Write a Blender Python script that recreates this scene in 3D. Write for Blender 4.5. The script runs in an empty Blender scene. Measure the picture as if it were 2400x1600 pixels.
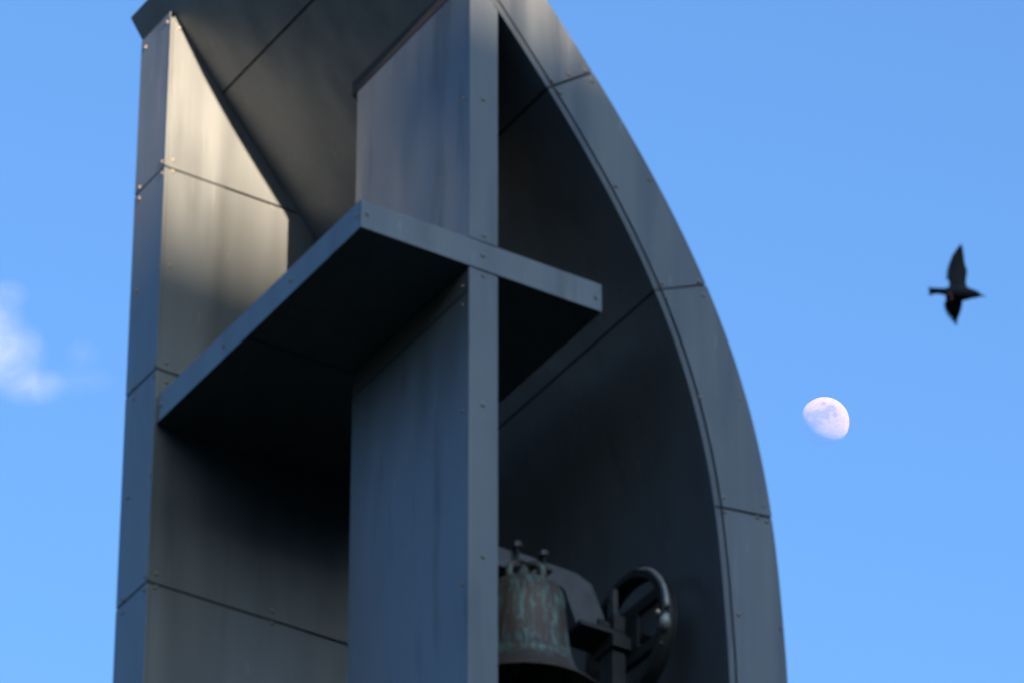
import bpy, bmesh, math, random
from mathutils import Vector, Matrix
random.seed(7)
R = math.radians
scene = bpy.context.scene
C = scene.collection

# ------------------------------------------------------------------ camera
GROUND = -17.9                    # ground below the cross-bar, tower coordinates; everything is lifted by -GROUND
LIFT = Vector((0, 0, -GROUND))
PITCH, AZ, ROLL = R(34.04), R(57.96), R(-0.11)
FPX = 12800.0                     # focal length in pixels of a 2400 px wide picture
fwd = Vector((math.cos(AZ)*math.cos(PITCH), math.sin(AZ)*math.cos(PITCH), math.sin(PITCH)))
rgt0 = Vector((math.sin(AZ), -math.cos(AZ), 0))
up0 = rgt0.cross(fwd)
rgt = math.cos(ROLL)*rgt0 + math.sin(ROLL)*up0
upv = -math.sin(ROLL)*rgt0 + math.cos(ROLL)*up0
CAM = Vector((-11.438, -19.732, -16.277))
cam_data = bpy.data.cameras.new('camera')
cam = bpy.data.objects.new('camera', cam_data); C.objects.link(cam)
cam.matrix_world = Matrix.Translation(CAM + LIFT) @ Matrix((rgt, upv, -fwd)).transposed().to_4x4()
cam_data.sensor_width = 36.0
cam_data.lens = FPX/2400*36
cam_data.clip_start = 0.1
cam_data.clip_end = 80000
cam_data.dof.use_dof = True
cam_data.dof.focus_distance = 5000
cam_data.dof.aperture_fstop = 9.5
scene.camera = cam

# ------------------------------------------------------------------ sky and sun
SUN_EL, SUN_AZ = R(12.8), R(-97.6)     # azimuth measured from +X, counter-clockwise
to_sun = Vector((math.cos(SUN_AZ)*math.cos(SUN_EL), math.sin(SUN_AZ)*math.cos(SUN_EL), math.sin(SUN_EL)))
world = bpy.data.worlds.new('World'); scene.world = world; world.use_nodes = True
wn = world.node_tree; wn.nodes.clear()
sky = wn.nodes.new('ShaderNodeTexSky'); sky.sky_type = 'NISHITA'; sky.sun_disc = False
sky.sun_elevation = SUN_EL
sky.sun_rotation = math.atan2(to_sun.x, to_sun.y)
sky.altitude = 200; sky.air_density = 1.0; sky.dust_density = 3.3; sky.ozone_density = 3.0
tint = wn.nodes.new('ShaderNodeMix'); tint.data_type = 'RGBA'; tint.blend_type = 'MULTIPLY'
tint.inputs[0].default_value = 1.0; tint.inputs[7].default_value = (.675, .88, 1.055, 1)
bg = wn.nodes.new('ShaderNodeBackground'); bg.inputs[1].default_value = 0.065
wo = wn.nodes.new('ShaderNodeOutputWorld')
wn.links.new(sky.outputs[0], tint.inputs[6]); wn.links.new(tint.outputs[2], bg.inputs[0]); wn.links.new(bg.outputs[0], wo.inputs[0])

sd = bpy.data.lights.new('sun', 'SUN'); sd.energy = 5.0; sd.angle = R(0.53); sd.color = (1.0, 0.84, 0.63)
sun = bpy.data.objects.new('sun', sd); C.objects.link(sun)
sun.rotation_euler = (-to_sun).to_track_quat('-Z', 'Y').to_euler()
sun.location = (0, 0, 60)

vs = scene.view_settings
scene.display_settings.display_device = 'sRGB'
vs.view_transform = 'Standard'; vs.look = 'None'; vs.exposure = 2.55; vs.gamma = 1.0; vs.use_curve_mapping = False
scene.cycles.max_bounces = 8
scene.cycles.transparent_max_bounces = 8
scene.cycles.volume_bounces = 2

# ------------------------------------------------------------------ helpers
def ray(px, py):
    return rgt*((px-1200)/FPX) - upv*((py-800)/FPX) + fwd
def on_plane(px, py, axis, val):
    d = ray(px, py); t = (val-CAM[axis])/d[axis]
    return CAM + d*t

def tag(o, label=None, cat=None, group=None, kind=None):
    if label: o['label'] = label
    if cat: o['category'] = cat
    if group: o['group'] = group
    if kind: o['kind'] = kind
    return o

ORI = {}
def empty(name, loc, parent=None):
    o = bpy.data.objects.new(name, None); C.objects.link(o)
    loc = Vector(loc); ORI[o] = loc
    o.location = loc - (ORI[parent] if parent else Vector()) + (LIFT if not parent else Vector())
    o.empty_display_size = .2
    if parent: o.parent = parent
    return o

def link_mesh(name, me, mat, parent=None, smooth=False):
    """mesh in tower coordinates -> object, whatever its parent"""
    o = bpy.data.objects.new(name, me); C.objects.link(o)
    if mat and not me.materials: me.materials.append(mat)
    ORI[o] = Vector()
    if parent: o.parent = parent; o.location = -ORI[parent]
    else: o.location = LIFT
    if smooth:
        for p in me.polygons: p.use_smooth = True
    return o

def bm_obj(name, bm, mat, parent=None, smooth=False, bevel=0.0):
    if bevel > 0:
        bmesh.ops.bevel(bm, geom=[e for e in bm.edges if len(e.link_faces) == 2 and e.calc_face_angle(0) > R(40)],
                        offset=bevel, segments=1, affect='EDGES')
    bmesh.ops.recalc_face_normals(bm, faces=bm.faces)
    me = bpy.data.meshes.new(name); bm.to_mesh(me); bm.free()
    return link_mesh(name, me, mat, parent, smooth)

def add_box(bm, x0, x1, y0, y1, z0, z1):
    v = [bm.verts.new(p) for p in ((x0,y0,z0),(x1,y0,z0),(x1,y1,z0),(x0,y1,z0),(x0,y0,z1),(x1,y0,z1),(x1,y1,z1),(x0,y1,z1))]
    for f in ((3,2,1,0),(4,5,6,7),(0,1,5,4),(1,2,6,5),(2,3,7,6),(3,0,4,7)):
        bm.faces.new([v[i] for i in f])

def box(name, x0, x1, y0, y1, z0, z1, mat, parent=None, bevel=0.0015):
    bm = bmesh.new(); add_box(bm, x0, x1, y0, y1, z0, z1)
    return bm_obj(name, bm, mat, parent, bevel=bevel)

def add_prism(bm, poly, off):
    """closed polygon (3-D points) pushed along the vector off"""
    off = Vector(off)
    a = [bm.verts.new(p) for p in poly]; b = [bm.verts.new(Vector(p)+off) for p in poly]
    n = len(poly)
    bm.faces.new(a[::-1]); bm.faces.new(b)
    for i in range(n): bm.faces.new((a[i], a[(i+1) % n], b[(i+1) % n], b[i]))

def prism(name, poly, off, mat, parent=None, bevel=0.0, smooth=False):
    bm = bmesh.new(); add_prism(bm, poly, off)
    return bm_obj(name, bm, mat, parent, smooth, bevel)

def add_strip(bm, ptsA, ptsB, off0, off1):
    """thick ribbon: rows ptsA/ptsB (lists of Vector), extruded between off0 and off1 vectors"""
    rows = []
    for a, b in zip(ptsA, ptsB):
        rows.append([bm.verts.new(a+off0), bm.verts.new(b+off0), bm.verts.new(b+off1), bm.verts.new(a+off1)])
    for r, s in zip(rows[:-1], rows[1:]):
        for k in range(4): bm.faces.new((r[k], r[(k+1) % 4], s[(k+1) % 4], s[k]))
    bm.faces.new(rows[0][::-1]); bm.faces.new(rows[-1])

def add_tube(bm, pts, rad, n=8, cap=True):
    pts = [Vector(p) for p in pts]
    if not isinstance(rad, (list, tuple)): rad = [rad]*len(pts)
    rings = []; prev = None
    for i, p in enumerate(pts):
        t = (pts[min(i+1, len(pts)-1)] - pts[max(i-1, 0)]).normalized()
        if prev is None:
            u = t.cross(Vector((0, 0, 1)))
            if u.length < .1: u = t.cross(Vector((1, 0, 0)))
        else: u = prev - t*prev.dot(t)
        u.normalize(); prev = u; w = t.cross(u)
        rings.append([bm.verts.new(p + (u*math.cos(2*math.pi*k/n) + w*math.sin(2*math.pi*k/n))*rad[i]) for k in range(n)])
    for a, b in zip(rings[:-1], rings[1:]):
        for k in range(n): bm.faces.new((a[k], a[(k+1) % n], b[(k+1) % n], b[k]))
    if cap: bm.faces.new(rings[0][::-1]); bm.faces.new(rings[-1])

def tube(name, pts, rad, mat, parent=None, n=8, smooth=True):
    bm = bmesh.new(); add_tube(bm, pts, rad, n)
    return bm_obj(name, bm, mat, parent, smooth)

def add_lathe(bm, cx, cy, prof, n=48):
    rings = []
    for r, z in prof:
        rings.append([bm.verts.new((cx + r*math.cos(2*math.pi*k/n), cy + r*math.sin(2*math.pi*k/n), z)) for k in range(n)])
    for a, b in zip(rings[:-1], rings[1:]):
        for k in range(n): bm.faces.new((a[k], a[(k+1) % n], b[(k+1) % n], b[k]))
    return rings

# ------------------------------------------------------------------ materials
def new_mat(name):
    m = bpy.data.materials.new(name); m.use_nodes = True
    nt = m.node_tree; nt.nodes.clear()
    return m, nt, nt.nodes.new, nt.links.new

def ramp(N, pos_cols):
    r = N('ShaderNodeValToRGB'); e = r.color_ramp.elements
    while len(e) < len(pos_cols): e.new(.5)
    for el, (p, c) in zip(e, pos_cols): el.position = p; el.color = (*c, 1) if len(c) == 3 else c
    return r

def zinc(name, base, rough=0.42, metal=0.35, streak=1.0, smear=.17):
    m, nt, N, L = new_mat(name)
    out = N('ShaderNodeOutputMaterial'); b = N('ShaderNodeBsdfPrincipled'); L(b.outputs[0], out.inputs[0])
    tc = N('ShaderNodeTexCoord'); oi = N('ShaderNodeObjectInfo')
    # rain streaks: noise stretched along the vertical
    mp = N('ShaderNodeMapping'); mp.inputs[3].default_value = (8, 8, .45); L(tc.outputs['Object'], mp.inputs[0])
    n1 = N('ShaderNodeTexNoise'); n1.inputs['Scale'].default_value = 1.0; n1.inputs['Detail'].default_value = 3; n1.inputs['Roughness'].default_value = .5
    L(mp.outputs[0], n1.inputs[0])
    # cloudy patina
    n2 = N('ShaderNodeTexNoise'); n2.inputs['Scale'].default_value = 2.3; n2.inputs['Detail'].default_value = 5; L(tc.outputs['Object'], n2.inputs[0])
    # chalky drips and spots
    mp3 = N('ShaderNodeMapping'); mp3.inputs[3].default_value = (24, 24, 4.2); L(tc.outputs['Object'], mp3.inputs[0])
    n3 = N('ShaderNodeTexNoise'); n3.inputs['Scale'].default_value = 1.0; n3.inputs['Detail'].default_value = 2; L(mp3.outputs[0], n3.inputs[0])
    sp = ramp(N, [(0.68, (0, 0, 0)), (0.76, (1, 1, 1))]); L(n3.outputs[0], sp.inputs[0])
    # value = 1 + streak*(n1-.5)*.. + (n2-.5)*.. + random
    def math_(op, a, bb):
        q = N('ShaderNodeMath'); q.operation = op
        for i, s in enumerate((a, bb)):
            if isinstance(s, (int, float)): q.inputs[i].default_value = s
            else: L(s, q.inputs[i])
        return q.outputs[0]
    v = math_('MULTIPLY', math_('SUBTRACT', n1.outputs[0], .5), .42*streak)
    v = math_('ADD', v, math_('MULTIPLY', math_('SUBTRACT', n2.outputs[0], .5), .22))
    v = math_('ADD', v, math_('MULTIPLY', math_('SUBTRACT', oi.outputs['Random'], .5), .10))
    # dark smears, noise drawn out along the vertical
    mp4 = N('ShaderNodeMapping'); mp4.inputs[3].default_value = (6.5, 6.5, .9); mp4.inputs[1].default_value = (3.1, 7.7, 1.3); L(tc.outputs['Object'], mp4.inputs[0])
    n4 = N('ShaderNodeTexNoise'); n4.inputs['Scale'].default_value = 1.0; n4.inputs['Detail'].default_value = 3; n4.inputs['Roughness'].default_value = .45; L(mp4.outputs[0], n4.inputs[0])
    sm = ramp(N, [(0.56, (0, 0, 0)), (0.72, (1, 1, 1))]); L(n4.outputs[0], sm.inputs[0])
    v = math_('SUBTRACT', v, math_('MULTIPLY', sm.outputs[0], smear))
    v = math_('ADD', v, 1.02)
    cm = N('ShaderNodeMix'); cm.data_type = 'RGBA'; cm.blend_type = 'MULTIPLY'; cm.inputs[0].default_value = 1
    cm.inputs[6].default_value = (*base, 1); L(v, cm.inputs[7])
    c2 = N('ShaderNodeMix'); c2.data_type = 'RGBA'; L(math_('MULTIPLY', sp.outputs[0], .35), c2.inputs[0])
    L(cm.outputs[2], c2.inputs[6]); c2.inputs[7].default_value = (.22, .23, .24, 1)
    # thin pale rain runs
    mp5 = N('ShaderNodeMapping'); mp5.inputs[3].default_value = (42, 42, 1.6); L(tc.outputs['Object'], mp5.inputs[0])
    n5 = N('ShaderNodeTexNoise'); n5.inputs['Scale'].default_value = 1.0; n5.inputs['Detail'].default_value = 2; L(mp5.outputs[0], n5.inputs[0])
    r5 = ramp(N, [(0.60, (0, 0, 0)), (0.74, (1, 1, 1))]); L(n5.outputs[0], r5.inputs[0])
    r6 = ramp(N, [(0.50, (0, 0, 0)), (0.62, (1, 1, 1))]); L(n4.outputs[0], r6.inputs[0])
    c3 = N('ShaderNodeMix'); c3.data_type = 'RGBA'
    L(math_('MULTIPLY', math_('MULTIPLY', r5.outputs[0], r6.outputs[0]), .30), c3.inputs[0])
    L(c2.outputs[2], c3.inputs[6]); c3.inputs[7].default_value = (.24, .245, .25, 1)
    L(c3.outputs[2], b.inputs['Base Color'])
    rv = math_('ADD', math_('MULTIPLY', math_('SUBTRACT', n1.outputs[0], .5), .22*streak), rough)
    L(rv, b.inputs['Roughness'])
    b.inputs['Metallic'].default_value = metal
    # sheet metal never lies quite flat: slow waves along the sheet, and a fine grain
    mw = N('ShaderNodeMapping'); mw.inputs[3].default_value = (2.6, 2.6, .7); L(tc.outputs['Object'], mw.inputs[0])
    nw = N('ShaderNodeTexNoise'); nw.inputs['Scale'].default_value = 1.0; nw.inputs['Detail'].default_value = 1.0; L(mw.outputs[0], nw.inputs[0])
    bp = N('ShaderNodeBump'); bp.inputs['Strength'].default_value = 1.0; bp.inputs['Distance'].default_value = .018; L(nw.outputs[0], bp.inputs['Height'])
    ng = N('ShaderNodeTexNoise'); ng.inputs['Scale'].default_value = 60; ng.inputs['Detail'].default_value = 4; L(tc.outputs['Object'], ng.inputs[0])
    bg_ = N('ShaderNodeBump'); bg_.inputs['Strength'].default_value = .25; bg_.inputs['Distance'].default_value = .002
    L(ng.outputs[0], bg_.inputs['Height']); L(bp.outputs[0], bg_.inputs['Normal'])
    L(bg_.outputs[0], b.inputs['Normal'])
    return m

def plain(name, col, rough=.6, metal=0.0, var=.3, scale=8.0):
    m, nt, N, L = new_mat(name)
    out = N('ShaderNodeOutputMaterial'); b = N('ShaderNodeBsdfPrincipled'); L(b.outputs[0], out.inputs[0])
    tc = N('ShaderNodeTexCoord'); n = N('ShaderNodeTexNoise'); n.inputs['Scale'].default_value = scale; n.inputs['Detail'].default_value = 5
    L(tc.outputs['Object'], n.inputs[0])
    lo = [c*(1-var) for c in col]; hi = [min(1, c*(1+var)) for c in col]
    r = ramp(N, [(.3, lo), (.7, hi)]); L(n.outputs[0], r.inputs[0]); L(r.outputs[0], b.inputs['Base Color'])
    b.inputs['Roughness'].default_value = rough; b.inputs['Metallic'].default_value = metal
    bp = N('ShaderNodeBump'); bp.inputs['Strength'].default_value = .2; bp.inputs['Distance'].default_value = .004
    L(n.outputs[0], bp.inputs['Height']); L(bp.outputs[0], b.inputs['Normal'])
    return m

M_ZINC = zinc('weathered_zinc', (.116, .119, .121), .42, .55, .8)
M_FRONT = zinc('rain_streaked_zinc', (.108, .110, .112), .42, .55, 1.9, .12)
M_SIDE = zinc('smeared_zinc', (.116, .119, .123), .42, .55, .9, .42)
M_INNER = zinc('cool_light_tinted_zinc', (.122, .132, .146), .42, .50, .7, .12)  # bluer, paler zinc copy: cool light inside the shell put into the colour
M_TRIM = zinc('darker_folded_zinc', (.085, .087, .090), .45, .55, 1.2)
M_CORE = plain('dark_joint', (.008, .008, .009), .8)
M_RIVET = plain('rivet_metal', (.20, .165, .14), .45, .4, .3, 40)
M_STEEL = plain('grey_painted_steel', (.055, .055, .063), .6, .1, .25, 14)
M_DARKSTEEL = plain('dark_oily_steel', (.016, .016, .016), .6, .2, .3, 14)
M_GALV = plain('galvanised_steel', (.27, .26, .24), .5, .4, .25, 30)
M_BEARING = plain('bearing_brass', (.55, .38, .26), .35, .6, .2, 30)

def bronze():
    m, nt, N, L = new_mat('patinated_bronze')
    out = N('ShaderNodeOutputMaterial'); b = N('ShaderNodeBsdfPrincipled'); L(b.outputs[0], out.inputs[0])
    tc = N('ShaderNodeTexCoord')
    mp = N('ShaderNodeMapping'); mp.inputs[3].default_value = (30, 30, 6.5); L(tc.outputs['Object'], mp.inputs[0])
    n1 = N('ShaderNodeTexNoise'); n1.inputs['Scale'].default_value = 1; n1.inputs['Detail'].default_value = 7; n1.inputs['Roughness'].default_value = .68; n1.inputs['Distortion'].default_value = .6
    L(mp.outputs[0], n1.inputs[0])
    n2 = N('ShaderNodeTexNoise'); n2.inputs['Scale'].default_value = 3.0; n2.inputs['Detail'].default_value = 5; L(tc.outputs['Object'], n2.inputs[0])
    brown = ramp(N, [(.3, (.040, .026, .019)), (.7, (.100, .056, .040))]); L(n2.outputs[0], brown.inputs[0])
    fac = ramp(N, [(.47, (0, 0, 0)), (.63, (.9, .9, .9))]); L(n1.outputs[0], fac.inputs[0])
    # verdigris thins out on the bare sound bow (lower rim)
    sx = N('ShaderNodeSeparateXYZ'); L(tc.outputs['Object'], sx.inputs[0])
    mr = N('ShaderNodeMapRange'); mr.inputs[1].default_value = BELL_LIP+.10; mr.inputs[2].default_value = BELL_LIP+.20; mr.inputs[3].default_value = .18; mr.inputs[4].default_value = 1
    L(sx.outputs[2], mr.inputs[0])
    mu = N('ShaderNodeMath'); mu.operation = 'MULTIPLY'; L(fac.outputs[0], mu.inputs[0]); L(mr.outputs[0], mu.inputs[1])
    green = ramp(N, [(.35, (.065, .125, .105)), (.7, (.16, .28, .25))]); L(n2.outputs[0], green.inputs[0])
    mx = N('ShaderNodeMix'); mx.data_type = 'RGBA'; L(mu.outputs[0], mx.inputs[0]); L(brown.outputs[0], mx.inputs[6]); L(green.outputs[0], mx.inputs[7])
    L(mx.outputs[2], b.inputs['Base Color'])
    b.inputs['Roughness'].default_value = .6; b.inputs['Metallic'].default_value = .15
    bp = N('ShaderNodeBump'); bp.inputs['Strength'].default_value = .35; bp.inputs['Distance'].default_value = .004
    L(n1.outputs[0], bp.inputs['Height']); L(bp.outputs[0], b.inputs['Normal'])
    return m

# ------------------------------------------------------------------ ground and hill (out of frame; they shade the tower's foot)
def ground_mat(name, lo, hi, sc):
    m, nt, N, L = new_mat(name)
    out = N('ShaderNodeOutputMaterial'); b = N('ShaderNodeBsdfPrincipled'); L(b.outputs[0], out.inputs[0])
    tc = N('ShaderNodeTexCoord'); n = N('ShaderNodeTexNoise'); n.inputs['Scale'].default_value = sc; n.inputs['Detail'].default_value = 8
    L(tc.outputs['Object'], n.inputs[0]); r = ramp(N, [(.35, lo), (.65, hi)]); L(n.outputs[0], r.inputs[0]); L(r.outputs[0], b.inputs['Base Color'])
    b.inputs['Roughness'].default_value = .95
    return m
M_GRASS = ground_mat('dark_turf', (.018, .026, .012), (.040, .050, .022), .4)
M_WOOD = ground_mat('wooded_slope', (.012, .020, .010), (.035, .045, .020), .12)

bm = bmesh.new()
S = 30000
vv = [bm.verts.new((x, y, GROUND)) for x, y in ((-S,-S),(S,-S),(S,S),(-S,S))]
bm.faces.new(vv)
g = bm_obj('ground', bm, M_GRASS); tag(g, 'dark turf ground around the tower foot', 'ground', kind='structure')

HILL_DIST = 120.0
LIT_Z = 1.78                     # height on the tower's front plane where half of the sun's disc clears the ridge
h2 = Vector((to_sun.x, to_sun.y, 0)).normalized(); w2 = Vector((-h2.y, h2.x, 0))
crest = LIT_Z + HILL_DIST*math.tan(SUN_EL)
bm = bmesh.new()
NU, NV = 48, 40
grid = []
for i in range(NU+1):
    row = []
    for j in range(NV+1):
        a = -420 + 840*j/NV                      # along the ridge
        d = 30 + 480*i/NU                        # away from the tower
        prof = max(0.0, 1-(HILL_DIST-d)/90) if d < HILL_DIST else max(0.0, math.cos((d-HILL_DIST)/300*math.pi/2))
        end = max(0.0, math.cos(max(0, abs(a)-60)/360*math.pi/2))
        z = GROUND + (crest-GROUND)*prof*end - (0 if prof > .5 else .5)
        if prof < .93: z += 1.6*math.sin(a*.11+d*.07)*math.sin(d*.09-a*.05)*prof
        p = h2*d + w2*a
        row.append(bm.verts.new((p.x + .8, p.y, max(z, GROUND-.5))))
    grid.append(row)
for i in range(NU):
    for j in range(NV):
        bm.faces.new((grid[i][j], grid[i][j+1], grid[i+1][j+1], grid[i+1][j]))
hl = bm_obj('hill', bm, M_WOOD, smooth=True); tag(hl, 'wooded hill behind the viewer that shades the tower', 'hill', kind='structure')

# unseen slopes added all round, to keep low sky light off the metal
bm = bmesh.new(); ringv = []
NA = 120
for i in range(NA):
    a = 2*math.pi*i/NA
    row = []
    for d, hh in ((420, -1), (560, 34), (700, 74), (860, 100), (1100, 108), (1600, 60), (2200, -1)):
        h_ = hh*(1 + .16*math.sin(3*a+1) + .10*math.sin(7*a+2.2) + .04*math.sin(17*a)) if hh > 0 else hh
        row.append(bm.verts.new((d*math.cos(a), d*math.sin(a), GROUND+h_)))
    ringv.append(row)
for i in range(NA):
    for j in range(6): bm.faces.new((ringv[i][j], ringv[i][j+1], ringv[(i+1) % NA][j+1], ringv[(i+1) % NA][j]))
o = bm_obj('added_skyline_slopes', bm, M_WOOD, smooth=True); tag(o, 'unseen wooded slopes added all round to block low sky light', 'hill', kind='structure')

# ------------------------------------------------------------------ the tower's dimensions (metres)
HB, BAR_L = .172, 1.464          # cross-bar height and length
SL, SR, SB = .649, .826, 1.178   # upright: left, right, depth
YW, YW2 = 2.160, 2.505           # back wall front and back
XW = -.015                       # back wall's left face
TH = .362                        # shell thickness
LEG_FOOT = GROUND - .3
def xprof(z):                    # inner curve of the shell
    if z < -1.95:
        x0 = xprof(-1.95); return x0 + .012*(1-math.exp((z+1.95)/.3))
    return ((((0.0081*z + 0.0004)*z - 0.1581)*z - 0.437)*z + 1.8428)
# sample the curve by arc length, from the top end downwards
Z_TOP = 2.760
samples = []
z = Z_TOP; s = 0; last = None
while z > LEG_FOOT:
    p = Vector((xprof(z), 0, z))
    if last is not None: s += (p-last).length
    samples.append((s, p)); last = p
    z -= .01
def at_s(sv):
    sv = max(0, min(sv, samples[-1][0]-1e-4))
    lo, hi = 0, len(samples)-1
    while hi-lo > 1:
        mid = (lo+hi)//2
        if samples[mid][0] <= sv: lo = mid
        else: hi = mid
    a, b = samples[lo], samples[hi]
    f = (sv-a[0])/(b[0]-a[0])
    return a[1].lerp(b[1], f)
def normal_s(sv):                # towards the outside (right and up)
    t = (at_s(sv+.06)-at_s(max(0, sv-.06))).normalized()
    return Vector((-t.z, 0, t.x))
def s_of_z(zz):
    for s_, p in samples:
        if p.z <= zz: return s_
S_END = samples[-1][0]
seam_s = [s_of_z(v) for v in (2.180, 1.166, .100, -1.135)]
pitch = 1.27
while seam_s[-1] + pitch < S_END-.2: seam_s.append(seam_s[-1]+pitch)
bounds = [0.0] + seam_s + [S_END]

tower = empty('bell_tower', (1.2, 1.1, GROUND))
tag(tower, 'tall zinc-clad bell tower with curved sail-like shell and built-in cross', 'tower')

PT = .006                        # sheet and its stand-off
GAP = .0075                       # half a joint
# ---- the shell: a recessed core and its sheets
def ribbon(s0, s1, n):
    ss = [s0+(s1-s0)*k/n for k in range(n+1)]
    return [(at_s(v), normal_s(v)) for v in ss]
bm = bmesh.new()
rb = ribbon(.012, S_END-.01, 90)
add_strip(bm, [p+nn*PT for p, nn in rb], [p+nn*(TH-PT) for p, nn in rb], Vector((0, PT, 0)), Vector((0, YW2-PT, 0)))
shell = bm_obj('curved_shell', bm, M_CORE, tower)
for k, (s0, s1) in enumerate(zip(bounds[:-1], bounds[1:])):
    a, b_ = s0 + (GAP*random.uniform(.7, 1.3) if k else 0), s1-GAP*random.uniform(.7, 1.3)
    n = 14 if s0 < 6 else 4
    rb = ribbon(a, b_, n)
    bm = bmesh.new()             # outer sheet
    add_strip(bm, [p+nn*(TH-PT+.001) for p, nn in rb], [p+nn*TH for p, nn in rb], Vector((0, .004, 0)), Vector((0, YW2, 0)))
    bm_obj('outer_panel', bm, M_ZINC, shell)
    bm = bmesh.new()             # front sheet
    add_strip(bm, [p+nn*.045 for p, nn in rb], [p+nn*(TH-.003) for p, nn in rb], Vector((0, 0, 0)), Vector((0, PT-.001, 0)))
    fp = bm_obj('front_panel', bm, M_FRONT, shell, bevel=.0012); fp.location.y -= random.uniform(0, .004); fp.rotation_euler.z = random.uniform(-.0012, .0012)
    bm = bmesh.new()             # folded edge of the inner sheet, standing a little proud
    add_strip(bm, [p-nn*.001 for p, nn in rb], [p+nn*.035 for p, nn in rb], Vector((0, .001, 0)), Vector((0, .0035, 0)))
    bm_obj('edge_trim', bm, M_TRIM, shell)
    bm = bmesh.new()             # back sheet
    add_strip(bm, [p+nn*.003 for p, nn in rb], [p+nn*(TH-.003) for p, nn in rb], Vector((0, YW2+.0005, 0)), Vector((0, YW2+PT, 0)))
    bm_obj('back_panel', bm, M_ZINC, shell)
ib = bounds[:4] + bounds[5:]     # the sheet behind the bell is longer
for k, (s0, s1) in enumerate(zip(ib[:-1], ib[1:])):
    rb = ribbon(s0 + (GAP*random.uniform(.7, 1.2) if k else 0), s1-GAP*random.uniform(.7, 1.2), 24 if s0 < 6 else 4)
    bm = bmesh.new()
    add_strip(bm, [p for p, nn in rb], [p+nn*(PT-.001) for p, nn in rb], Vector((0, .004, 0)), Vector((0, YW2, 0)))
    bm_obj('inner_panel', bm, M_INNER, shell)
# closing sheet at the shell's upper end
p0, n0 = at_s(0), normal_s(0); t0 = (at_s(.05)-p0).normalized()
prism('end_panel', [p0-t0*.004+Vector((0, .002, 0)), p0-t0*.004+n0*TH+Vector((0, .002, 0)), p0+t0*.006+n0*TH+Vector((0, .002, 0)), p0+t0*.006+Vector((0, .002, 0))], (0, YW2-.004, 0), M_ZINC, shell)

# ---- back wall
def shell_x(zz): return xprof(min(zz, Z_TOP-.0))
wall_seams = [1.532, .182, -1.170]
while wall_seams[-1] > GROUND+1.6: wall_seams.append(wall_seams[-1]-1.352)
wtop = 2.56
def wall_poly(x0, z0, z1, y, inset, top_clip=True):
    """outline of the wall between two heights; its right side follows the shell"""
    n = max(2, int((z1-z0)/.12)) if z0 > -3 else 2
    pts = [Vector((x0, y, z1)), Vector((x0, y, z0))]
    for k in range(n+1):
        zz = z0 + (z1-z0)*k/n
        pts.append(Vector((max(shell_x(zz)+inset, x0+.002), y, zz)))
    return pts
bm = bmesh.new()
add_prism(bm, wall_poly(XW+PT, GROUND-.2, 2.45, YW+PT, .06), (0, YW2-YW-2*PT, 0))
wall = bm_obj('back_wall', bm, M_CORE, tower)
wb = [2.588] + wall_seams + [GROUND-.1]
for k, (z1, z0) in enumerate(zip(wb[:-1], wb[1:])):
    za, zb = z0+GAP, z1-(GAP if k else 0)
    prism('wall_panel', wall_poly(XW+.022, za, zb, YW, .004), (0, PT-.001, 0), M_ZINC, wall)
    prism('back_panel', wall_poly(XW+.004, za, zb, YW2-PT+.001, .004), (0, PT-.002, 0), M_ZINC, wall)
    zz = min(zb, 2.572)
    box('corner_trim', XW-.001, XW+.018, YW-.004, YW+PT-.001, za, zz, M_ZINC, wall, .001)
    box('side_panel', XW, XW+PT-.001, YW+PT, YW2-.002, za, zb + (.0 if k else .03), M_ZINC, wall, .001)

# ---- cross: upright (its foot is the tower's front fin) and bar
def zslab_top(x): 
    lo, hi = -2.0, Z_TOP
    for _ in range(40):
        m = (lo+hi)/2
        if xprof(m) > x: lo = m
        else: hi = m
    return lo
zt_l, zt_r = zslab_top(SL), zslab_top(SR)
TOPGAP = .075
bm = bmesh.new()
add_prism(bm, [Vector((SL+PT, PT, GROUND-.2)), Vector((SR-PT, PT, GROUND-.2)), Vector((SR-PT, PT, zt_r-TOPGAP-.03)), Vector((SL+PT, PT, zt_l-TOPGAP-.03))], (0, SB-2*PT, 0))
upright = bm_obj('cross_upright', bm, M_CORE, tower)
prism('neck', [Vector((SL-.004, PT, zt_l-TOPGAP-.004)), Vector((SR+.004, PT, zt_r-TOPGAP-.004)), Vector((SR+.004, PT, zslab_top(SR+.004)+.004)), Vector((SL-.004, PT, zslab_top(SL-.004)+.004))], (0, SB+.055-PT, 0), M_CORE, upright)
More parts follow.
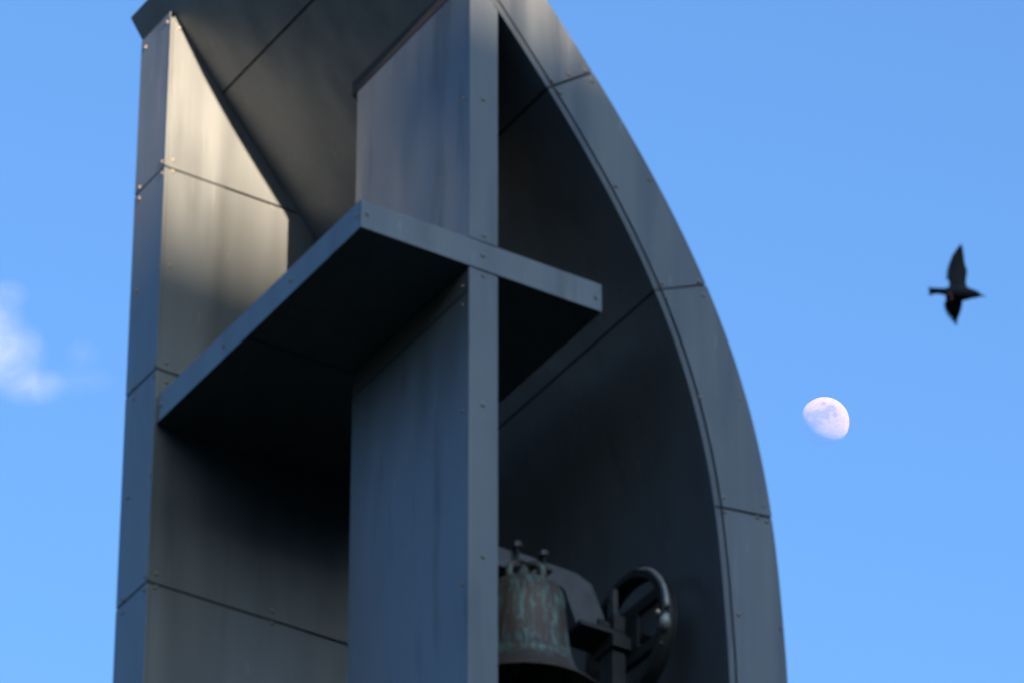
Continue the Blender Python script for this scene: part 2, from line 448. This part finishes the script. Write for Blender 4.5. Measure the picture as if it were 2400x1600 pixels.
def upright_panels(z0, z1, top=False, front=None):
    a = z0+GAP*.7; b_ = z1-GAP*.7
    bl, br = (zt_l-TOPGAP, zt_r-TOPGAP) if top else (b_, b_)
    lx, rx = SL+.001, SR-.001
    fa = a if front is None else front
    if front != 'none':
        prism('front_panel', [Vector((lx+.020, 0, fa)), Vector((rx, 0, fa)), Vector((rx, 0, br+(.065 if top else 0))), Vector((lx+.020, 0, bl+(.065 if top else 0)))], (0, PT-.001, 0), M_ZINC, upright, .0012)
        prism('edge_fold', [Vector((lx, -.0022, fa)), Vector((lx+.0192, -.0022, fa)), Vector((lx+.0192, -.0022, bl+(.045 if top else 0))), Vector((lx, -.0022, bl+(.045 if top else 0)))], (0, PT+.001, 0), M_ZINC, upright, .0012)
    prism('side_panel', [Vector((SL, PT, a)), Vector((SL, SB, a)), Vector((SL, SB, bl-.02 if top else bl)), Vector((SL, PT, bl))], (PT-.001, 0, 0), M_SIDE, upright)
    prism('side_panel', [Vector((SR, PT, a)), Vector((SR, SB, a)), Vector((SR, SB, br)), Vector((SR, PT, br))], (-PT+.001, 0, 0), M_ZINC, upright)
    prism('back_panel', [Vector((SL+PT, SB, a)), Vector((SR-PT, SB, a)), Vector((SR-PT, SB, br)), Vector((SL+PT, SB, bl-.02))], (0, -PT+.001, 0), M_ZINC, upright)
upright_panels(.004, 3, True)
upright_panels(-.325, -HB-.004, front=-3.225+GAP*.7)
zz = -.325
while zz > GROUND:
    nz = zz - (2.9 if zz > -1 else 2.6)
    upright_panels(max(nz, GROUND-.15), zz, front='none' if zz > -1 else None); zz = nz

bm = bmesh.new(); add_box(bm, PT, BAR_L-PT, PT, YW-.002, -HB+PT, -PT)
bar = bm_obj('cross_bar', bm, M_CORE, tower)
prism('front_panel', [Vector((0, -.003, -HB)), Vector((BAR_L, -.003, -HB)), Vector((BAR_L, -.003, 0)), Vector((0, -.003, 0))], (0, PT, 0), M_ZINC, bar, .0012)
for ya, yb in ((PT, SB-GAP), (SB+GAP, YW-.003)):
    box('bottom_panel', .004, SL-.002 if ya < 1 else BAR_L-.004, ya, yb, -HB, -HB+PT-.001, M_ZINC, bar, .001)
    if ya < 1: box('bottom_panel', SR+.002, BAR_L-.004, ya, yb, -HB, -HB+PT-.001, M_ZINC, bar, .001)
box('side_panel', -.001, PT-.002, PT, YW-.003, -HB+.001, -.001, M_ZINC, bar, .0012)
box('side_panel', BAR_L-PT+.002, BAR_L+.001, PT, YW-.003, -HB+.001, -.001, M_ZINC, bar, .0012)
box('top_panel', .001, SL-.002, PT, YW-.003, -PT+.001, .003, M_ZINC, bar, .001)
box('top_panel', SR+.002, BAR_L-.001, PT, YW-.003, -PT+.001, .003, M_ZINC, bar, .001)
box('top_panel', SL-.0015, SR+.0015, SB+.004, YW-.003, -PT+.001, .0025, M_ZINC, bar, .001)

# ---- rivets: one small domed mesh shared by all
bm = bmesh.new()
prof = [(.0115, 0), (.0115, .0014), (.0080, .0017), (.0074, .0042), (.0050, .0062)]
rings = add_lathe(bm, 0, 0, prof, 10); bm.faces.new(rings[-1])
bmesh.ops.recalc_face_normals(bm, faces=bm.faces)
rivet_me = bpy.data.meshes.new('rivet'); bm.to_mesh(rivet_me); bm.free(); rivet_me.materials.append(M_RIVET)
for p in rivet_me.polygons: p.use_smooth = True
def rivet(pos, nrm, parent):
    o = bpy.data.objects.new('rivet', rivet_me); C.objects.link(o); o.parent = parent
    o.rotation_euler = Vector(nrm).to_track_quat('Z', 'Y').to_euler()
    o.location = Vector(pos) - ORI[parent]
    o.scale = (1.25, 1.25, 1.25)
for q in [(1292,188),(1332,174),(1369,165),(1387,190),(1313,217),(1443,437),(1522,421),(1551,665),(1637,661),(1562,699),(1649,693),
          (1641,931),(1734,936),(1695,1165),(1789,1185),(1699,1198),(1776,1212),(1797,1221),(1731,1440),(1830,1470)]:
    rivet(on_plane(*q, 1, -.0035), (0,-1,0), shell)
for q in [(1133,233),(1134,553),(1132.6,647),(1132,948),(1131,1304)]: rivet(on_plane(*q, 1, 0), (0,-1,0), upright)
for q in [(861,503),(1396,698),(1132,599)]: rivet(on_plane(*q, 1, -.003), (0,-1,0), bar)
for q in [(1086,232),(1085,962),(1083,1368),(834,919),(831,949),(1084,672),(1084,716),(824,1212)]: rivet(on_plane(*q, 0, SL), (-1,0,0), upright)
for q in [(835,507),(680,658),(523,810),(377,948)]: rivet(on_plane(*q, 0, -.001), (-1,0,0), bar)
for q in [(420,66),(406,376),(404.6,402),(397,623),(389,849),(389,895),(366,1345),(365,1375),(638,1431),(637,1460)]: rivet(on_plane(*q, 1, YW), (0,-1,0), wall)
for q in [(392,53),(341,112),(379.5,380),(380,407),(327,440),(326,466),(373,628),(320,682),(363,854),(363,881),(311,907),(313,933),
          (352,1112),(299,1165),(339.5,1350),(338,1381),(287,1404),(286,1435)]: rivet(on_plane(*q, 0, XW), (-1,0,0), wall)
def on_shell(px, py):
    d = ray(px, py); t = 19.7
    prev = None
    while t < 26:
        p = CAM + d*t
        if p.z < Z_TOP and p.x - xprof(p.z) > 0 and p.y > 0: return p
        t += .002
    return None
for q in [(608,85),(672,61),(531,216),(515,187),(919,60),(1359,822),(1370,852),(1191,984),(1201,1011),(1612,934),(1519,672),(1530,698),(1413,440),(1655,1170),(1668,1215)]:
    p = on_shell(*q)
    if p is not None and p.y < YW2:
        sv = s_of_z(p.z); rivet(Vector((at_s(sv).x, p.y, at_s(sv).z)), -normal_s(sv), shell)
for q in [(1239,864)]: rivet(on_plane(*q, 2, -HB), (0,0,-1), bar)
# a floor inside the tower, below the picture, that carries the bell frame
box('floor_slab', SR+.004, xprof(-4)-.004, .15, YW-.01, -4.3, -4.15, M_STEEL, tower, .003)

# ------------------------------------------------------------------ bell with its cranked headstock and wheel
YB = .60
XB = 1.355
BELL_LIP = -2.276
M_BRONZE = bronze()
ZS = BELL_LIP + .70               # top of the shoulder
PIV = ZS - .065                   # swinging axis
bell = empty('bell', (XB, YB, BELL_LIP))
tag(bell, 'bronze bell streaked with green verdigris, on a steel headstock', 'bell')
Rl = .427
outer_prof = [(.0, ZS), (.10, ZS), (.155, ZS-.006), (.190, ZS-.030), (.206, ZS-.062), (.212, ZS-.095), (.2155, ZS-.099), (.2155, ZS-.109), (.213, ZS-.114), (.222, ZS-.22),
              (.231, ZS-.33), (.244, ZS-.42), (.262, ZS-.485), (.2665, ZS-.489), (.2685, ZS-.501), (.268, ZS-.507), (.298, ZS-.565), (.345, ZS-.625), (.352, ZS-.628), (.357, ZS-.638), (.400, ZS-.678), (Rl, BELL_LIP+.008), (Rl-.006, BELL_LIP)]
inner_prof = [(Rl-.03, BELL_LIP+.01), (.34, BELL_LIP+.075), (.275, BELL_LIP+.15), (.225, BELL_LIP+.26), (.195, BELL_LIP+.42), (.175, BELL_LIP+.58), (.12, BELL_LIP+.645), (.0, BELL_LIP+.65)]
bm = bmesh.new()
rings = add_lathe(bm, XB, YB, outer_prof+inner_prof, 64)
bmesh.ops.remove_doubles(bm, verts=bm.verts, dist=1e-5)
bm_obj('bell_body', bm, M_BRONZE, bell, smooth=True)
# crown: bent loops
for ang in (20, 110, 200, 290):
    a = R(ang); d = Vector((math.cos(a), math.sin(a), 0))
    pts = [Vector((XB, YB, ZS-.01)) + d*r + Vector((0, 0, h)) for r, h in ((.115, 0), (.125, .045), (.115, .085), (.08, .115), (.03, .125))]
    tube('crown_loop', pts, [.024, .022, .021, .022, .026], M_BRONZE, bell, 10)
bm = bmesh.new(); add_lathe(bm, XB, YB, [(.0, ZS-.005), (.05, ZS), (.04, ZS+.05), (.045, ZS+.11), (0, ZS+.115)], 16)
bm_obj('crown_post', bm, M_BRONZE, bell, smooth=True)
# clapper
bm = bmesh.new(); add_tube(bm, [(XB, YB, ZS-.08), (XB, YB, BELL_LIP+.2), (XB, YB, BELL_LIP+.10), (XB, YB, BELL_LIP+.06), (XB, YB, BELL_LIP), (XB, YB, BELL_LIP-.09)], [.016, .018, .05, .058, .04, .02], 14)
bm_obj('clapper', bm, M_DARKSTEEL, bell, smooth=True)
# headstock: a beam along the tower's width, cranked down to the axis on both sides
hy0, hy1 = YB+.02, YB+.15
zb0, zb1 = ZS+.10, ZS+.215
def hs(sgn):
    P = lambda dx, zv: Vector((XB+sgn*dx, hy0, zv))
    return [P(0, zb1), P(.335, zb1-.01), P(.43, zb1-.05), P(.505, PIV+.06), P(.515, PIV-.045), P(.335, PIV-.045), P(.265, zb0-.02), P(.22, zb0), P(0, zb0)]
pr, pl = hs(1), hs(-1)
poly = pr[:-1] + pl[::-1][0:-1] if False else pr[:] + pl[::-1][1:-1]
prism('headstock', poly, (0, hy1-hy0, 0), M_STEEL, bell, .004)
box('headstock_flange', XB+.315, XB+.60, YB-.05, YB+.18, PIV-.075, PIV-.050, M_DARKSTEEL, bell, .003)
box('headstock_flange', XB-.50, XB-.315, YB-.05, YB+.18, PIV-.075, PIV-.050, M_DARKSTEEL, bell, .003)
# T-headed hanging bolts in front of the beam
for dx in (-.045, .118):
    x = XB + dx
    bm = bmesh.new(); add_tube(bm, [(x, YB-.01, ZS+.01), (x, YB-.01, zb1+.030)], .012, 8)
    b1 = bm_obj('hanging_bolt', bm, M_DARKSTEEL, bell, smooth=True)
    bm = bmesh.new(); add_tube(bm, [(x, YB-.01, zb1+.005), (x, YB-.01, zb1+.033)], .026, 6)
    bm_obj('nut', bm, M_STEEL, b1)
    box('strap_plate', x-.03, x+.03, YB-.05, YB+.03, ZS+.118, ZS+.132, M_DARKSTEEL, bell, .002)
# axle
tube('axle', [(XB+.46, YB+.02, PIV), (XB+.80, YB+.02, PIV)], .030, M_DARKSTEEL, bell, 14)
# wheel in the plane across the axle
XWH = XB + .655
RW = .37
wc = Vector((XWH, YB, PIV-.045))
def wp(ang, r, dx): return wc + Vector((dx, math.cos(ang)*r, math.sin(ang)*r))
def ring_part(name, r0, r1, x0, x1, mat, n=56):
    bm = bmesh.new(); rows = []
    for k in range(n):
        a = 2*math.pi*k/n
        rows.append([bm.verts.new(wp(a, r0, x0)), bm.verts.new(wp(a, r1, x0)), bm.verts.new(wp(a, r1, x1)), bm.verts.new(wp(a, r0, x1))])
    for k in range(n):
        r, s_ = rows[k], rows[(k+1) % n]
        for q in range(4): bm.faces.new((r[q], r[(q+1) % 4], s_[(q+1) % 4], s_[q]))
    o = bm_obj(name, bm, mat, wheel)
    return o
wheel = empty('wheel', wc, bell)
ring_part('rim', RW-.034, RW-.012, -.035, .035, M_DARKSTEEL)
ring_part('rim_flange', RW-.038, RW, -.044, -.035, M_DARKSTEEL)
ring_part('rim_flange', RW-.038, RW, .035, .044, M_DARKSTEEL)
def spoke(name, y0, y1, z0, z1, x0, x1, mat):
    o = box(name, XWH+x0, XWH+x1, wc.y+y0, wc.y+y1, wc.z+z0, wc.z+z1, mat, wheel, .002); return o
spoke('spoke', .045, .105, -.62, .315, -.075, -.045, M_STEEL)
spoke('crosspiece', -.315, .315, .085, .15, -.043, -.008, M_DARKSTEEL)
spoke('crosspiece', -.315, .315, -.19, -.125, -.043, -.008, M_DARKSTEEL)
spoke('hub_plate', -.13, .13, -.12, .08, -.044, -.03, M_DARKSTEEL)
for zz in (.26, .12, -.04, -.20): 
    bm = bmesh.new(); add_tube(bm, [(XWH-.092, wc.y+.08, wc.z+zz), (XWH-.074, wc.y+.08, wc.z+zz)], .012, 6); bm_obj('bolt', bm, M_DARKSTEEL, wheel)
# light rope that lies round the upper rim and ends in a clamp
pts = [wp(R(a), RW+.004, -.02) for a in range(108, 181, 6)]
tube('pull_rope', pts, .0145, M_GALV, wheel, 8)
e = wp(R(186), RW-.006, -.04)
bm = bmesh.new(); bmesh.ops.create_uvsphere(bm, u_segments=12, v_segments=8, radius=.016, matrix=Matrix.Translation(e+Vector((-.03, 0, 0))))
bm_obj('clamp_screw', bm, M_BEARING, wheel, smooth=True)
tube('rope_end', [wp(R(186), RW+.004, -.02), wp(R(190), RW+.006, -.03), wp(R(197), RW+.006, -.03), wp(R(200), RW+.004, -.02)], [.014, .03, .032, .012], M_GALV, wheel, 10)

# frame that carries the bell's axle
frame = empty('steel_trestle', (XB, YB, -4.15))
tag(frame, 'dark steel frame with bearing block that carries the bell', 'trestle')
for sx, lab in ((1, 'r'), (-1, 'l')):
    x = XB + sx*(.555 if sx > 0 else .475)
    wdt = .035 if sx > 0 else .02
    box('bearing_block', x-wdt, x+wdt, YB-.05, YB+.09, PIV-.045 if sx > 0 else PIV-.048, PIV+.05, M_DARKSTEEL, frame, .004)
    box('bearer', x-wdt-.02, x+wdt+.02, YB-.07, YB+.11, PIV-.155, PIV-.082, M_DARKSTEEL, frame, .004)
    box('post', x-wdt-.005, x+wdt+.005, YB-.04, YB+.08, -4.15, PIV-.157, M_DARKSTEEL, frame, .004)
    bm = bmesh.new(); add_tube(bm, [(x, YB+.08, PIV-.45), (x, YB+.75, -4.13)], .022, 6); bm_obj('brace', bm, M_STEEL, frame)
box('tie_beam', XB-.44, XB+.51, YB-.02, YB+.06, -3.45, -3.37, M_STEEL, frame, .004)

# ------------------------------------------------------------------ moon: a real globe far away, lit by the sun of the scene
MOON_D = 5000.0
md = ray(1840+968/10.45, 900+915/10.45).normalized()
MR = MOON_D*(592/10.45)/FPX*1.02
def moon_mat():
    m, nt, N, L = new_mat('moon_surface')
    out = N('ShaderNodeOutputMaterial'); add = N('ShaderNodeAddShader'); L(add.outputs[0], out.inputs[0])
    df = N('ShaderNodeBsdfDiffuse'); tr = N('ShaderNodeBsdfTransparent')
    tr.inputs[0].default_value = (.90, .95, .985, 1)       # the lit air in front of the moon shows through its unlit side
    tc = N('ShaderNodeTexCoord')
    nd = N('ShaderNodeTexNoise'); nd.inputs['Scale'].default_value = 2.6; nd.inputs['Detail'].default_value = 6; L(tc.outputs['Object'], nd.inputs[0])
    dist = N('ShaderNodeVectorMath'); dist.operation = 'SUBTRACT'; L(nd.outputs['Color'], dist.inputs[0]); dist.inputs[1].default_value = (.5, .5, .5)
    sc_ = N('ShaderNodeVectorMath'); sc_.operation = 'SCALE'; L(dist.outputs[0], sc_.inputs[0]); sc_.inputs['Scale'].default_value = .28
    ad = N('ShaderNodeVectorMath'); ad.operation = 'ADD'; L(tc.outputs['Object'], ad.inputs[0]); L(sc_.outputs[0], ad.inputs[1])
    # dark seas: round basins at their places on the near side (x right, y up, seen from the viewer)
    basins = [(.12,.75,.10),(.38,.50,.17),(.02,.32,.20),(.13,.20,.15),(-.32,.36,.20),(-.58,.42,.16),(.46,.22,.11),(-.42,.02,.18),(-.62,-.05,.20),(.25,.42,.13),(-.20,.44,.15),(-.75,.18,.16),(-.22,.05,.10)]
    cur = None
    for bx, by, br in basins:
        bz = math.sqrt(max(0, 1-bx*bx-by*by))
        d = N('ShaderNodeVectorMath'); d.operation = 'DISTANCE'; L(ad.outputs[0], d.inputs[0]); d.inputs[1].default_value = (bx, by, bz)
        mr = N('ShaderNodeMapRange'); mr.interpolation_type = 'SMOOTHSTEP'; mr.inputs[1].default_value = br*.7; mr.inputs[2].default_value = br*1.35; mr.inputs[3].default_value = 1; mr.inputs[4].default_value = 0
        L(d.outputs['Value'], mr.inputs[0])
        if cur is None: cur = mr.outputs[0]
        else:
            mx = N('ShaderNodeMath'); mx.operation = 'MAXIMUM'; L(cur, mx.inputs[0]); L(mr.outputs[0], mx.inputs[1]); cur = mx.outputs[0]
    n2 = N('ShaderNodeTexNoise'); n2.inputs['Scale'].default_value = 9; n2.inputs['Detail'].default_value = 5; L(tc.outputs['Object'], n2.inputs[0])
    hi = ramp(N, [(.3, MOON_HI_LO), (.7, MOON_HI)]); L(n2.outputs[0], hi.inputs[0])
    mxc = N('ShaderNodeMix'); mxc.data_type = 'RGBA'; L(cur, mxc.inputs[0]); L(hi.outputs[0], mxc.inputs[6]); mxc.inputs[7].default_value = (*MOON_SEA, 1)
    L(mxc.outputs[2], df.inputs[0]); df.inputs[1].default_value = 1.0
    L(df.outputs[0], add.inputs[0]); L(tr.outputs[0], add.inputs[1])
    # only the near half of the globe shows; its far half is hidden behind it
    ge = N('ShaderNodeNewGeometry'); t2 = N('ShaderNodeBsdfTransparent'); ms = N('ShaderNodeMixShader')
    L(ge.outputs['Backfacing'], ms.inputs[0]); L(add.outputs[0], ms.inputs[1]); L(t2.outputs[0], ms.inputs[2]); L(ms.outputs[0], out.inputs[0])
    return m
MOON_HI, MOON_HI_LO, MOON_SEA = (.112, .068, .019), (.092, .056, .015), (.066, .038, .010)
bm = bmesh.new(); bmesh.ops.create_uvsphere(bm, u_segments=96, v_segments=64, radius=1.0)
me = bpy.data.meshes.new('moon'); bm.to_mesh(me); bm.free()
for p in me.polygons: p.use_smooth = True
me.materials.append(moon_mat())
moon = bpy.data.objects.new('moon', me); C.objects.link(moon)
mz = -md; mx_ = (rgt - mz*rgt.dot(mz)).normalized(); my_ = mz.cross(mx_)
# the lunar north leans to the left in the picture
ca, sa = math.cos(R(12)), math.sin(R(12))
moon.matrix_world = Matrix.Translation(CAM+LIFT+md*MOON_D) @ Matrix((mx_*ca+my_*sa, -mx_*sa+my_*ca, mz)).transposed().to_4x4() @ Matrix.Scale(MR, 4)
tag(moon, 'pale gibbous moon with grey seas in the blue sky', 'moon')

# ------------------------------------------------------------------ bird
def bird():
    D = 21.0
    k = D/FPX
    ctr = CAM + ray(2243, 683)*D
    def P(px, py, depth=0.0): return CAM + ray(px, py)*(D+depth)
    bm = bmesh.new()
    # body: loft of ellipses along tail -> beak   (px, py, half-height px, half-depth m)
    secs = [(2178, 682.5, 9.5, .004), (2186, 682.3, 8.6, .005), (2200, 682.5, 7.2, .007), (2214, 684, 8.5, .013), (2228, 686, 14, .024), (2242, 687, 18, .031),
            (2256, 688, 18, .032), (2268, 688.5, 15, .027), (2278, 689, 11.5, .021), (2287, 689.5, 9.5, .018), (2294, 691, 6.5, .012), (2299, 692.5, 3.0, .006), (2306, 694.5, 1.7, .0034), (2313, 696.5, .5, .001)]
    rings = []; n = 14
    for px, py, hh, dd in secs:
        rings.append([bm.verts.new(P(px, py) + upv*(math.cos(2*math.pi*j/n)*hh*k) + fwd*(math.sin(2*math.pi*j/n)*dd)) for j in range(n)])
    for a, b in zip(rings[:-1], rings[1:]):
        for j in range(n): bm.faces.new((a[j], a[(j+1) % n], b[(j+1) % n], b[j]))
    bm.faces.new(rings[0][::-1]); bm.faces.new(rings[-1])
    # wings: (leading px, trailing px, py, depth offset, half thickness)
    up_w = [(2272, 2223, 690, 0, .010), (2268, 2224, 676, .004, .010), (2264, 2224, 664, .012, .0075), (2264.5, 2222.5, 652, .022, .006), (2267, 2221.5, 641, .032, .0055), (2266.5, 2222, 632, .040, .005),
            (2262.5, 2223.5, 622, .046, .0045), (2260.5, 2227, 611, .052, .004), (2259.5, 2231, 600, .058, .0038), (2258, 2237, 590, .063, .0035), (2256.5, 2243, 581, .067, .0033), (2254.5, 2249.5, 574, .070, .003)]
    lo_w = [(2266, 2216, 686, 0, .010), (2258, 2216, 699, .006, .0095), (2255.5, 2215.5, 710, .016, .007), (2255, 2216.5, 718, .026, .0055), (2253, 2219, 726, .036, .005), (2250.5, 2223, 734, .045, .0045),
            (2247.5, 2228, 742, .053, .004), (2244.5, 2233, 749, .059, .0036), (2242.5, 2237.5, 755, .063, .0033), (2241.5, 2240, 759, .066, .003)]
    for w in (up_w, lo_w):
        rows = []
        for lx, tx, py, dep, th in w:
            row = []
            m = 6
            for j in range(m+1):                  # cambered section, thicker at the leading edge
                f = j/m; px = lx + (tx-lx)*f
                prof = th*(1-.75*f)*(.45 if j == 0 else 1)
                camber = .010*math.sin(math.pi*f)
                row.append((P(px, py, dep-camber)+fwd*prof, P(px, py, dep-camber)-fwd*prof))
            rows.append([bm.verts.new(a) for a, b in row] + [bm.verts.new(b) for a, b in row[::-1]])
        q = len(rows[0])
        for a, b in zip(rows[:-1], rows[1:]):
            for j in range(q): bm.faces.new((a[j], a[(j+1) % q], b[(j+1) % q], b[j]))
        bm.faces.new(rows[0][::-1]); bm.faces.new(rows[-1])
    bmesh.ops.recalc_face_normals(bm, faces=bm.faces)
    me = bpy.data.meshes.new('plumage'); 
    for v in bm.verts: v.co -= ctr
    bm.to_mesh(me); bm.free()
    m = plain('dark_plumage', (.008, .008, .008), .85, 0, .5, 60)
    me.materials.append(m)
    o = bpy.data.objects.new('bird', me); C.objects.link(o); o.location = ctr + LIFT
    rm = o.modifiers.new('skin', 'REMESH'); rm.mode = 'VOXEL'; rm.voxel_size = .0022; rm.use_smooth_shade = True
    sm = o.modifiers.new('smooth', 'SMOOTH'); sm.factor = .5; sm.iterations = 3
    tag(o, 'small dark bird with spread wings flying to the right', 'bird')
    # wing quills: thin overlapping primaries beyond the arm
    M_F = plain('wing_feather', (.013, .0125, .013), .85, 0, .4, 60)
    def feather(px0, py0, px1, py1, dep0, dep1, wpx):
        a, b = P(px0, py0, dep0)-ctr, P(px1, py1, dep1)-ctr
        ax = (b-a); side = ax.cross(fwd).normalized()*wpx*k
        bmf = bmesh.new()
        outl = [a-side*.6, a+side*.6, a+ax*.5+side, a+ax*.85+side*.8, b, a+ax*.85-side*.8, a+ax*.5-side]
        add_prism(bmf, outl, fwd*.0012)
        bmesh.ops.recalc_face_normals(bmf, faces=bmf.faces)
        mf = bpy.data.meshes.new('feather'); bmf.to_mesh(mf); bmf.free(); mf.materials.append(M_F)
        f = bpy.data.objects.new('feather', mf); C.objects.link(f); f.parent = o
    for i in range(11):
        t = i/10
        feather(2246+6*t, 660-58*t, 2215.5+36*t*t, 651-81*t, .024+.036*t, .026+.044*t, 4.2-1.2*t)
    for i in range(9):
        t = i/8
        feather(2240+2*t, 706+34*t, 2210.5+30*t*t, 713+51*t, .020+.036*t, .022+.042*t, 4.0-1.2*t)
    for j in range(5):
        t = j/4
        feather(2205, 682.5, 2176+abs(t-.5)*-3, 674.5+17*t, .0+.003*j, .0+.003*j, 3.0)
    # folded reddish feet against the belly
    M_L = plain('leg_skin', (.20, .055, .045), .6, 0, .2, 60)
    bml = bmesh.new()
    for (x0, y0, x1, y1) in ((2231, 692, 2222, 688), (2234, 699, 2226, 703)):
        add_tube(bml, [P(x0, y0, -.026)-ctr, P((x0+x1)/2, (y0+y1)/2, -.024)-ctr, P(x1, y1, -.014)-ctr], [.007, .006, .003], 8)
    bmesh.ops.recalc_face_normals(bml, faces=bml.faces)
    ml = bpy.data.meshes.new('folded_feet'); bml.to_mesh(ml); bml.free(); ml.materials.append(M_L)
    f = bpy.data.objects.new('folded_feet', ml); C.objects.link(f); f.parent = o
bird()

# ------------------------------------------------------------------ cloud: a bank of vapour left of the tower
def cloud():
    D = 3000.0
    k = D/FPX
    parts = [(-60, 800, 115, 130, 90), (-20, 740, 85, 75, 70), (30, 830, 90, 95, 70), (75, 905, 95, 52, 60), (-120, 880, 160, 80, 90), (5, 690, 70, 42, 50), (175, 890, 110, 42, 50), (195, 830, 50, 45, 40)]
    ctr = CAM + ray(0, 830)*D
    bm = bmesh.new()
    M4 = Matrix((rgt, upv, fwd)).transposed().to_4x4() @ Matrix.Diagonal((340*k, 190*k, 120*k, 1))
    bmesh.ops.create_icosphere(bm, subdivisions=4, radius=1.0, matrix=M4)
    bmesh.ops.recalc_face_normals(bm, faces=bm.faces)
    me = bpy.data.meshes.new('cloud'); bm.to_mesh(me); bm.free()
    m, nt, N, L = new_mat('cloud_vapour')
    out = N('ShaderNodeOutputMaterial'); v = N('ShaderNodeVolumePrincipled'); L(v.outputs[0], out.inputs['Volume'])
    v.inputs['Color'].default_value = (1, .92, .95, 1); v.inputs['Anisotropy'].default_value = .1
    tc = N('ShaderNodeTexCoord')
    # density: soft sum of the puffs, eaten away by noise
    n = N('ShaderNodeTexNoise'); n.inputs['Scale'].default_value = .045; n.inputs['Detail'].default_value = 6; n.inputs['Roughness'].default_value = .62; n.inputs['Distortion'].default_value = .5
    L(tc.outputs['Object'], n.inputs[0])
    cur = None
    for i, (px, py, rx, ry, rz) in enumerate(parts):
        c = CAM + ray(px, py)*D - ctr
        sb = N('ShaderNodeVectorMath'); sb.operation = 'SUBTRACT'; L(tc.outputs['Object'], sb.inputs[0]); sb.inputs[1].default_value = c
        comps = []
        comb = N('ShaderNodeCombineXYZ')
        for a, (ax, rr) in enumerate(((rgt, rx), (upv, ry), (fwd, rz))):
            dt = N('ShaderNodeVectorMath'); dt.operation = 'DOT_PRODUCT'; L(sb.outputs[0], dt.inputs[0]); dt.inputs[1].default_value = ax/(rr*k)
            L(dt.outputs['Value'], comb.inputs[a])
        ln = N('ShaderNodeVectorMath'); ln.operation = 'LENGTH'; L(comb.outputs[0], ln.inputs[0])
        mr = N('ShaderNodeMapRange'); mr.inputs[1].default_value = 1.0; mr.inputs[2].default_value = .1; mr.inputs[3].default_value = 0; mr.inputs[4].default_value = 1 if i < 6 else .28
        L(ln.outputs['Value'], mr.inputs[0])
        if cur is None: cur = mr.outputs[0]
        else:
            mx = N('ShaderNodeMath'); mx.operation = 'ADD'; L(cur, mx.inputs[0]); L(mr.outputs[0], mx.inputs[1]); cur = mx.outputs[0]
    mu = N('ShaderNodeMapRange'); mu.inputs[1].default_value = .30; mu.inputs[2].default_value = .75; mu.inputs[3].default_value = 0; mu.inputs[4].default_value = 1; L(n.outputs[0], mu.inputs[0])
    q = N('ShaderNodeMath'); q.operation = 'MULTIPLY'; L(cur, q.inputs[0]); L(mu.outputs[0], q.inputs[1])
    q2 = N('ShaderNodeMath'); q2.operation = 'MULTIPLY'; L(q.outputs[0], q2.inputs[0]); q2.inputs[1].default_value = CLOUD_DENS
    L(q2.outputs[0], v.inputs['Density'])
    me.materials.append(m)
    o = bpy.data.objects.new('cloud', me); C.objects.link(o); o.location = ctr + LIFT
    tag(o, 'small thin pinkish white cloud left of the tower', 'cloud')
CLOUD_DENS = .015
cloud()
